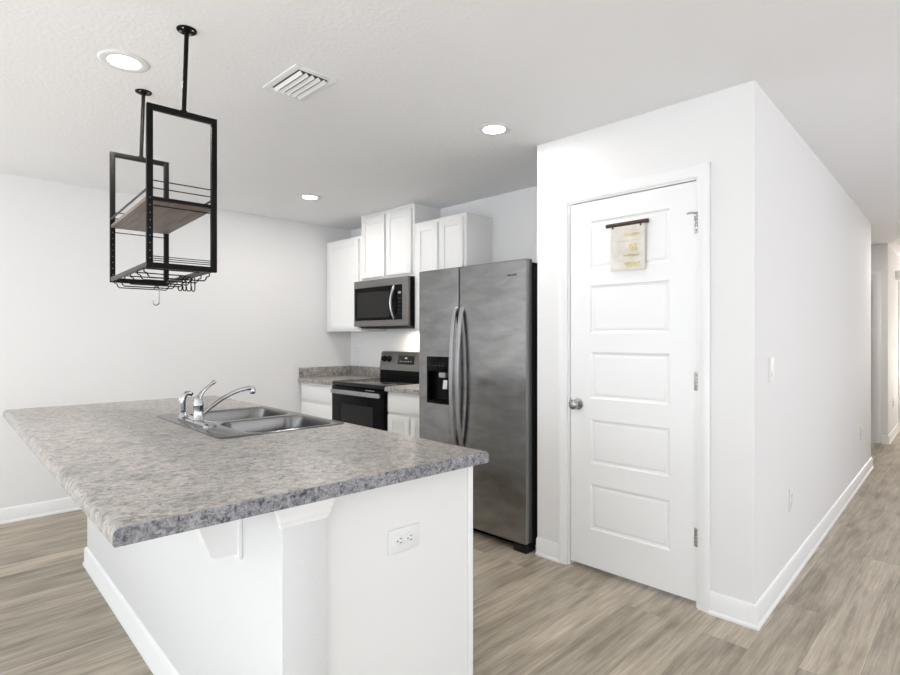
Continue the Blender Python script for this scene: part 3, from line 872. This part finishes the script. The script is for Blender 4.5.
# ------------------------------------------------------------------ base cabinets and counters
ZC = 0.898
CFX = 2.79
def base(label, y0, y1, fronts, group='white base cabinets'):
    t = thing('base_cabinet', label, 'cabinet', ((CFX + XB) / 2, (y0 + y1) / 2, 0), group=group)
    m = MB()
    m.box(CFX, XB - 0.0005, y0, y1, 0.10, ZC - 0.038, 0.001)
    m.box(CFX + 0.07, XB - 0.0005, y0, y1, 0, 0.0995)
    m.make('cabinet_body', 'cabinet', t)
    for kind, a, b, c, d in fronts:
        if kind == 'drawer':
            MB().box(CFX - 0.0195, CFX - 0.0004, a, b, c, d, 0.003).make('drawer_front', 'cabinet', t)
        else:
            shaker(MB(), CFX - 0.0004, -1, a, b, c, d).make('cabinet_door', 'cabinet', t)
    return t
base('white base cabinet with drawers in the corner left of the range', 4.2565, 4.8515,
     [('drawer', 4.275, 4.815, 0.698, 0.838), ('drawer', 4.275, 4.815, 0.425, 0.672), ('drawer', 4.275, 4.815, 0.135, 0.40)])
base('white base cabinet with drawer over two doors between range and refrigerator', 2.928, 3.4865,
     [('drawer', 2.945, 3.468, 0.698, 0.838), ('door', 2.945, 3.186, 0.135, 0.672), ('door', 3.208, 3.468, 0.135, 0.672)])
def counter(label, y0, y1, left):
    t = thing('kitchen_countertop', label, 'countertop', ((2.757 + XB) / 2, (y0 + y1) / 2, ZC - 0.038), group='speckled counters along the back wall')
    m = MB()
    q = [(XB - 0.0006, ZC - 0.0375), (2.759, ZC - 0.0375), (2.755, ZC - 0.033)]
    for k in range(6):
        a = R(180 - 90 * k / 5); q.append((2.755 + 0.015 + 0.015 * math.cos(a), ZC - 0.015 + 0.015 * math.sin(a)))
    q.append((XB - 0.0006, ZC))
    m.prism([(x, y0, z) for x, z in q], (0, y1 - y0, 0))
    m.make('worktop', 'laminate', t)
    MB().box(XB - 0.020, XB - 0.0006, y0, y1, ZC + 0.0002, ZC + 0.100, 0.002).make('backsplash', 'laminate', t)
    if left:
        MB().box(2.765, XB - 0.0205, y1 - 0.019, y1, ZC + 0.0002, ZC + 0.100, 0.002).make('backsplash', 'laminate', t)
counter('grey speckled counter with backsplash in the corner left of the range', 4.2555, 4.852, True)
counter('short grey speckled counter between the range and the refrigerator', 2.926, 3.488, False)

# ------------------------------------------------------------------ range
ry0, ry1, rx0 = 3.493, 4.251, 2.752
rg = thing('kitchen_range', 'black glass-top electric range with stainless backguard between the base cabinets', 'stove', ((rx0 + XB) / 2, (ry0 + ry1) / 2, 0))
MB().box(rx0 + 0.03, 3.30, ry0 + 0.001, ry1 - 0.001, 0.03, 0.868, 0.002).make('oven_body', 'black', rg)
ck = MB()
ck.box(rx0 + 0.006, 3.30, ry0, ry1, 0.8685, 0.903, 0.006, 3)
cko = ck.make('cooktop', 'blackglass', rg)
for (bx_, by_, br_) in ((2.93, 3.68, 0.10), (2.93, 4.06, 0.085), (3.15, 3.68, 0.075), (3.15, 4.06, 0.10)):
    MB().loft([[(bx_ + r_ * math.cos(2 * PI * k / 40), by_ + r_ * math.sin(2 * PI * k / 40), 0.9034) for k in range(40)] for r_ in (br_, br_ - 0.003)], cap0=False, cap1=False).make('burner_ring', 'burner', rg, cko)
# oven door
od = MB().box(rx0, rx0 + 0.0295, ry0 + 0.004, ry1 - 0.004, 0.235, 0.862, 0.004).make('oven_door', 'blackdoor', rg)
MB().box(rx0 - 0.0008, rx0 + 0.0002, 3.64, 4.10, 0.40, 0.716).make('oven_window', 'glasswin', rg, od)
hm = MB()
hm.box(rx0 - 0.040, rx0 - 0.024, 3.512, 4.212, 0.800, 0.838, 0.006, 3)
ho = hm.make('door_handle', 'steelhandle', rg, od)
for yy in (3.54, 4.185):
    MB().box(rx0 - 0.0245, rx0 + 0.0005, yy - 0.010, yy + 0.010, 0.806, 0.830, 0.003).make('handle_bracket', 'steelhandle', rg, od)
MB().box(rx0 - 0.0008, rx0 + 0.0002, 3.62, 3.74, 0.849, 0.853).make('vent_print', 'greyplastic', rg, od)
MB().box(rx0 + 0.004, rx0 + 0.0295, ry0 + 0.004, ry1 - 0.004, 0.055, 0.228, 0.004).make('storage_drawer', 'black', rg)
for yy in (ry0 + 0.05, ry1 - 0.05):
    MB().lathe([(0.018, 0.0), (0.018, 0.03)], 14, (2.84, yy, 0), 'Z').make('leveling_foot', 'black', rg)
# backguard: black recess below, slanted stainless panel above
MB().box(3.302, 3.365, ry0, ry1, 0.87, 0.985, 0.002).make('backguard_recess', 'black', rg)
pq = [(3.292, 0.986), (3.296, 0.998), (3.3224, 1.1505), (3.330, 1.159), (3.345, 1.163), (3.366, 1.161), (3.366, 0.986)]
bgm = MB().prism([(x, ry0, z) for x, z in pq], (0, ry1 - ry0, 0)).make('control_panel', 'steeldark', rg, angle=50)
sl = math.atan2(3.322 - 3.296, 1.148 - 0.998)
def onpanel(yc, z, w_, h_, t_, mat, name):
    xx = 3.296 + (z - 0.998) * math.tan(sl)
    T = Matrix.Translation((xx, yc, z)) @ Matrix.Rotation(sl, 4, 'Y')
    return MB().box(-t_, 0.0006, -w_ / 2, w_ / 2, -h_ / 2, h_ / 2, 0.0008, mat=T).make(name, mat, rg, bgm)
dsp = onpanel(3.872, 1.085, 0.235, 0.082, 0.002, 'blackglass', 'display_panel')
onpanel(3.872, 1.102, 0.035, 0.014, 0.0026, 'print', 'clock_display')
for k in range(5):
    onpanel(3.80 + 0.036 * k, 1.072, 0.016, 0.006, 0.0026, 'print', 'button_print')
T0 = Matrix.Rotation(sl, 4, 'Y')
for yy in (4.19, 4.115, 3.60, 3.535):
    z = 1.092; xx = 3.296 + (z - 0.998) * math.tan(sl)
    m = MB().lathe([(0.031, 0.0006), (0.031, -0.004), (0.025, -0.006), (0.023, -0.024), (0.019, -0.028), (0.002, -0.029)], 22, (0, 0, 0), 'X')
    m.box(-0.0305, -0.027, -0.003, 0.003, -0.020, 0.020, 0.001)
    bmesh.ops.transform(m.bm, matrix=Matrix.Translation((xx, yy, z)) @ T0, verts=m.bm.verts)
    m.make('burner_knob', 'black', rg, bgm)

# ------------------------------------------------------------------ refrigerator
fy0, fy1, fxd = 1.9735, 2.922, 2.620
rf = thing('refrigerator', 'stainless side-by-side refrigerator with ice and water dispenser beside the pantry wall', 'refrigerator', (3.0, (fy0 + fy1) / 2, 0))
MB().box(2.700, 3.362, fy0 + 0.003, fy1 - 0.003, 0.03, 1.728, 0.004).make('cabinet_body', 'fridgeside', rf)
MB().box(2.684, 2.6995, fy0 + 0.010, fy1 - 0.010, 0.065, 1.722).make('door_gasket', 'black', rf)
YS = 2.524
def fdoor(y0, y1, name):
    # front slightly crowned across the width, edges in darker coated steel
    n = 14
    fronts = []
    for k in range(n + 1):
        t = k / n
        fronts.append((fxd + 0.003 - 0.005 * math.sin(PI * t) ** 0.6, y0 + (y1 - y0) * t))
    ring = fronts + [(fxd + 0.006, y1 + 0.0008), (2.683, y1 + 0.0008), (2.683, y0 - 0.0008), (fxd + 0.006, y0 - 0.0008)]
    m = MB().loft([[(x + dx, y, z) for x, y in ring] for z, dx in ((0.058, 0.003), (0.061, 0.0), (1.760, 0.0), (1.764, 0.003))])
    m.bm.normal_update()
    for f in m.bm.faces:
        if f.normal.x > -0.75: f.material_index = 1
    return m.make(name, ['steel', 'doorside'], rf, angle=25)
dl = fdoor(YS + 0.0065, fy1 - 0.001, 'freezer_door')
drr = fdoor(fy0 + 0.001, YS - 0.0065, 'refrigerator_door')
dl['label'] = 'narrow left door with black dispenser'; drr['label'] = 'wide right door'
# dispenser recess cut in the left door
y0d, y1d, z0d, z1d = 2.618, 2.834, 0.836, 1.162
c = MB().box(fxd - 0.03 - 3.0, 2.672 - 3.0, y0d - (fy0 + fy1) / 2, y1d - (fy0 + fy1) / 2, z0d, z1d, 0.012).make('cutter', 'black', smooth=False)
c.location = (3.0, (fy0 + fy1) / 2, 0)
cut(dl, [c])
dp = MB()
dp.box(2.660, 2.671, y0d + 0.001, y1d - 0.001, z0d + 0.001, z1d - 0.001)
for (a, b, c_, d) in ((y0d, y0d + 0.012, z0d, z1d), (y1d - 0.012, y1d, z0d, z1d), (y0d + 0.012, y1d - 0.012, z0d, z0d + 0.014)):
    dp.box(fxd - 0.006, 2.660, a + 0.0008, b - 0.0008, c_ + 0.0008, d - 0.0008, 0.003)
dp.box(fxd - 0.007, 2.660, y0d + 0.0125, y1d - 0.0125, 1.058, z1d - 0.001, 0.003)
dpo = dp.make('dispenser', 'blackdoor', rf, dl)
dpo['label'] = 'black ice and water dispenser recess'
pp = MB()
for k in range(5):
    pp.box(fxd - 0.0078, fxd - 0.0068, 2.668 + k * 0.032, 2.684 + k * 0.032, 1.098, 1.103)
    pp.box(fxd - 0.0078, fxd - 0.0068, 2.670 + k * 0.032, 2.680 + k * 0.032, 1.115, 1.118)
pp.make('button_print', 'display', rf, dl)
MB().box(fxd + 0.010, 2.659, 2.668, 2.728, 1.018, 1.052, 0.003).make('ice_chute', 'greyplastic', rf, dl)
MB().prism([(fxd + 0.018, 2.650, 1.000), (fxd + 0.030, 2.650, 1.000), (fxd + 0.022, 2.650, 0.940), (fxd + 0.010, 2.650, 0.940)], (0, 0.040, 0)).make('dispenser_paddle', 'plastic', rf, dl)
MB().box(fxd + 0.004, 2.659, 2.648, 2.826, z0d + 0.0145, z0d + 0.020, 0.001).make('drip_tray', 'black', rf, dl)
# handles: flat bars bowing out from the doors
def fhandle(yc, door, zt_, zb_):
    n = 24; pts = []; 
    for k in range(n + 1):
        t = k / n
        pts.append((fxd - 0.006 - 0.046 * math.sin(PI * t) ** 0.7, yc, zb_ + (zt_ - zb_) * t))
    pts[0] = (fxd + 0.002, yc, zb_); pts[-1] = (fxd + 0.002, yc, zt_)
    rings = []
    for k, p in enumerate(pts):
        a = Vector(pts[min(k + 1, n)]) - Vector(pts[max(k - 1, 0)]); a.normalize()
        nn = Vector((-a.z, 0, a.x)); hw, hd = 0.0145, 0.009
        P = Vector(p)
        rings.append([P + nn * hd * sx_ * q + Vector((0, hw * sy_ * r_, 0)) for sx_, sy_, q, r_ in
                      ((1, -1, 0.55, 1), (1, -1, 1, 0.7), (1, 1, 1, 0.7), (1, 1, 0.55, 1), (-1, 1, 0.55, 1), (-1, 1, 1, 0.7), (-1, -1, 1, 0.7), (-1, -1, 0.55, 1))])
    MB().loft(rings).make('door_handle', 'steelhandle', rf, door)
fhandle(2.550, dl, 1.492, 0.57)
fhandle(2.490, drr, 1.492, 0.555)
# maker's mark, a short row of dark letters too small to read
m = MB()
rb = random.Random(3)
for k in range(9):
    yy = 2.108 - k * 0.0075
    m.box(fxd - 0.0045, fxd - 0.0005, yy - 0.0022, yy + 0.0022, 1.668, 1.668 + rb.choice((0.008, 0.008, 0.012)))
m.make('maker_badge', 'badge', rf, drr)
MB().box(2.70, 2.72, fy0 + 0.006, fy1 - 0.006, 0.006, 0.0565).make('toe_grille', 'black', rf)
for (a, b) in ((fy0, fy0 + 0.10), (fy1 - 0.10, fy1)):
    MB().box(2.628, 2.699, a + 0.002, b, 0.0, 0.050, 0.006, 3).make('foot_cover', 'fridgeside', rf)
for (a, b) in ((fy0 + 0.004, fy0 + 0.06), (fy1 - 0.06, fy1 - 0.004)):
    MB().box(2.66, 2.78, a, b, 1.7285, 1.750, 0.006, 3).make('hinge_cover', 'black', rf)
for yy in (fy0 + 0.1, fy1 - 0.1):
    MB().lathe([(0.025, -0.02), (0.025, 0.02)], 16, (3.28, yy, 0.021), 'Y').make('rear_roller', 'black', rf)

# ------------------------------------------------------------------ hanging rack
RZ = R(-3.95)
hr = thing('hanging_rack', 'black metal ceiling rack with wooden shelf and stemware rails above the island', 'hanging rack', (0, 0, 0))
hr['e'].location = (0.754, 2.136, CH); hr['e'].rotation_euler = (0, 0, RZ)
XL, XR, ZTOP, ZBOT, LEN = -0.136, 0.106, 2.131 - CH, 1.542 - CH, 0.682
B_ = 0.020
for yy in (0.0, LEN):
    m = MB()
    for x in (XL, XR - B_):
        m.box(x, x + B_, yy - B_ / 2, yy + B_ / 2, ZBOT, ZTOP, 0.0012)
    m.box(XL + B_, XR - B_, yy - B_ / 2, yy + B_ / 2, ZTOP - B_, ZTOP, 0.0012)
    m.box(XL + B_, XR - B_, yy - B_ / 2, yy + B_ / 2, ZBOT, ZBOT + B_, 0.0012)
    # peg holes show as pale dots on the outer left upright
    for k in range(9):
        m.lathe([(0.0014, -0.0003), (0.0014, 0.0003)], 8, (XL + B_ / 2, yy - B_ / 2 - 0.0002, ZBOT + 0.035 + k * 0.027), 'Y', mi=1)
    m.make('end_frame', ['rackblack', 'hole'], hr)
    pxm = -0.011
    top = (pxm + 0.010, yy, -0.004)
    pole = MB().tube([(pxm, yy, ZTOP - 0.002), top], 0.0080, 16).make('ceiling_pole', 'rackblack', hr)
    MB().lathe([(0.0105, -0.012), (0.0105, -0.005), (0.034, -0.0045), (0.035, -0.0025), (0.035, -0.0004)], 28, (top[0], yy, 0), 'Z').make('ceiling_flange', 'rackblack', hr, pole)
    for k in range(4):
        a = R(45 + 90 * k)
        MB().lathe([(0.004, -0.0048), (0.003, -0.0065)], 8, (top[0] + 0.024 * math.cos(a), yy + 0.024 * math.sin(a), 0), 'Z').make('flange_screw', 'nickel', hr, pole)
    MB().lathe([(0.012, -0.010), (0.012, 0.004)], 14, (pxm, yy, ZTOP), 'Z').make('pole_nut', 'rackblack', hr, pole)
zs = 1.787 - CH
bd = MB().box(XL + 0.003, XR - 0.003, B_ / 2 + 0.0008, LEN - B_ / 2 - 0.0008, zs, zs + 0.014, 0.001).make('wood_shelf', 'board', hr)
bd['label'] = 'brown wooden shelf board'
for ya, yb in ((-0.004, 0.0095), (LEN - 0.0095, LEN + 0.004)):
    MB().box(XL + B_, XR - B_, ya, yb, zs + 0.001, zs + 0.013).make('shelf_support', 'rackblack', hr)
for dz in (0.071, 0.044, -0.019):
    for yy in (0.0, LEN):
        MB().tube([(XL + B_ - 0.001, yy, zs + dz), (XR - B_ + 0.001, yy, zs + dz)], 0.0021, 8).make('guard_wire', 'rackblack', hr)
for k in range(3):
    MB().tube([(XL + B_ - 0.001, 0.0, ZBOT + B_ + 0.008 + 0.0075 * k), (XR - B_ + 0.001, 0.0, ZBOT + B_ + 0.008 + 0.0075 * k)], 0.0016, 8).make('guard_wire', 'rackblack', hr)
for x in (XL + 0.004, XR - 0.004):
    MB().tube([(x, B_ / 2 - 0.001, zs + 0.040), (x, LEN - B_ / 2 + 0.001, zs + 0.040)], 0.0042, 8).make('side_rail', 'rackgrey', hr)
# lower grid: side bars carry stemware wires
zg = ZBOT + 0.004
for x in (XL + 0.001, XR - 0.013):
    MB().box(x, x + 0.012, B_ / 2 + 0.0006, LEN - B_ / 2 - 0.0006, zg, zg + 0.018, 0.001).make('bottom_side_bar', 'rackgrey', hr)
for k in range(3):
    yy = 0.17 + 0.17 * k
    MB().tube([(XL + 0.012, yy, zg + 0.012), (XR - 0.012, yy, zg + 0.012)], 0.0024, 8).make('grid_wire', 'rackblack', hr)
for k in range(3):
    yc = 0.115 + 0.226 * k
    m = MB()
    for dy in (-0.052, 0.052):
        y = yc + dy
        zlow = zg - 0.032
        xa, xb = XL + 0.006, XR - 0.006
        pts = [(xa, y, zg + 0.003), (xa, y, zg - 0.012), (xa + 0.010, y, zg - 0.016), (xa + 0.014, y, zlow + 0.006), (xa + 0.020, y, zlow),
               (xb - 0.020, y, zlow), (xb - 0.014, y, zlow + 0.006), (xb - 0.010, y, zg - 0.016), (xb, y, zg - 0.012), (xb, y, zg + 0.003)]
        m.tube(pts, 0.0024, 8)
    m.make('stemware_rail', 'rackblack', hr)

def hook(label, local, mat, rz, name='s_hook', scale=1.0, group=None):
    """S hook hanging from a wire at the local point of the rack"""
    pts = []
    r1, r2, ln = 0.006 * scale, 0.0075 * scale, 0.030 * scale
    for k in range(9):
        a = R(200 - 200 * k / 8 - 20)
        pts.append((-r1 * math.cos(a) - r1, 0, r1 * math.sin(a)))
    pts = [(r1 * math.cos(R(a)) - r1, 0, r1 * math.sin(R(a)) + 0.0) for a in range(200, -1, -25)]
    pts.append((0, 0, -ln * 0.5))
    pts.append((0, 0, -ln))
    pts += [(r2 * math.cos(R(a)) - r2, 0, -ln + r2 * math.sin(R(a))) for a in range(-20, -181, -20)]
    pts.append((-2 * r2, 0, -ln + 0.008))
    o = MB().tube(pts, 0.0016 * scale if scale > 1.8 else 0.0022, 8).make(name, mat)
    p = Vector(local); c_, s_ = math.cos(RZ), math.sin(RZ)
    o.location = (0.754 + p.x * c_ - p.y * s_, 2.136 + p.x * s_ + p.y * c_, CH + p.z)
    o.rotation_euler = (0, 0, RZ + rz)
    return tag(o, label, 'hook', group)
GH = 'black hooks bunched on the rack'
zl = zg - 0.032 + 0.003
for lab, pos, rz in (('black wire hook hanging from the rack, front left of the bunch of four', (0.000, 0.063, zl), 0.5),
                     ('black wire hook hanging from the rack, second of the bunch of four', (0.014, 0.063, zl), 0.7),
                     ('black wire hook hanging from the rack, third of the bunch of four', (0.032, 0.063, zl), 0.3),
                     ('black wire hook hanging from the rack, rightmost of the bunch of four', (0.046, 0.063, zl), 0.6)):
    hook(lab, pos, 'rackblack', rz, group=GH, scale=1.25)
hook('single light grey hook hanging alone under the far end of the rack', (0.050, 0.619, zl), 'nickel', 0.35, scale=2.0)

# ------------------------------------------------------------------ ceiling fixtures
dlt = thing('ceiling_downlight', 'lit round recessed ceiling light beside the hanging rack', 'ceiling light', (0, 0, 0), group='round recessed ceiling lights')
MB().lathe([(0.060, -0.0005), (0.0602, -0.004), (0.066, -0.0065), (0.086, -0.0055), (0.094, -0.002), (0.095, -0.0004)], 40).make('trim_ring', 'ceilring', dlt)
MB().lathe([(0.0595, -0.0005), (0.0595, -0.004), (0.056, -0.0052)], 36).make('light_diffuser', 'lamp', dlt)
dlt['e'].location = (0.655, 2.563, CH)
copy_thing(dlt['e'], (2.302, 1.95, CH), label='lit round recessed ceiling light in front of the refrigerator')
copy_thing(dlt['e'], (2.353, 3.952, CH), label='lit round recessed ceiling light in front of the range and microwave')
for (x, y, pw_) in ((0.655, 2.563, 7.0), (2.302, 1.95, 3.2), (2.353, 3.952, 5.2), (7.3, 0.25, 9.0)):
    if x > 5: copy_thing(dlt['e'], (x, y, CH), label='added unseen round ceiling light brightening the far hall wall')  # extra hall fixture out of view, added to brighten the far wall
    d = bpy.data.lights.new('downlight_lamp', 'AREA'); d.shape = 'DISK'; d.size = 0.11; d.energy = pw_; d.color = (1.0, 0.96, 0.92)
    o = bpy.data.objects.new('downlight_lamp', d); COL.objects.link(o); o.location = (x, y, CH - 0.008)
d = bpy.data.lights.new('cooktop_lamp', 'AREA'); d.shape = 'RECTANGLE'; d.size = 0.06; d.size_y = 0.25; d.energy = 1.6; d.color = (1.0, 0.90, 0.76)
o = bpy.data.objects.new('cooktop_lamp', d); COL.objects.link(o); o.location = (3.25, 3.74, 1.362)

vt = thing('ceiling_vent', 'white square ceiling air vent with slanted louvres', 'vent', (0, 0, 0))
VW, VH = 0.104, 0.150
m = MB()
for (a, b, c_, d_) in ((-VW, -VW + 0.030, -VH, VH), (VW - 0.030, VW, -VH, VH), (-VW + 0.030, VW - 0.030, -VH, -VH + 0.030), (-VW + 0.030, VW - 0.030, VH - 0.030, VH)):
    m.box(a, b, c_, d_, -0.006, -0.0003, 0.0015)
m.make('vent_frame', 'trim', vt)
MB().box(-VW + 0.0302, VW - 0.0302, -VH + 0.0302, VH - 0.0302, -0.0016, -0.0004).make('vent_shade_plate', 'vent_shade', vt)  # dark plate stands in for shade inside the vent; ceiling is uncut
m = MB()
for k in range(5):
    x = -VW + 0.044 + k * 0.0295
    T = Matrix.Translation((x, 0, -0.012)) @ Matrix.Rotation(R(40), 4, 'Y')
    m.box(-0.0085, 0.0085, -VH + 0.033, VH - 0.033, -0.0008, 0.0008, mat=T)
m.make('louvres', 'trim', vt)
vt['e'].location = (1.270, 2.220, CH)
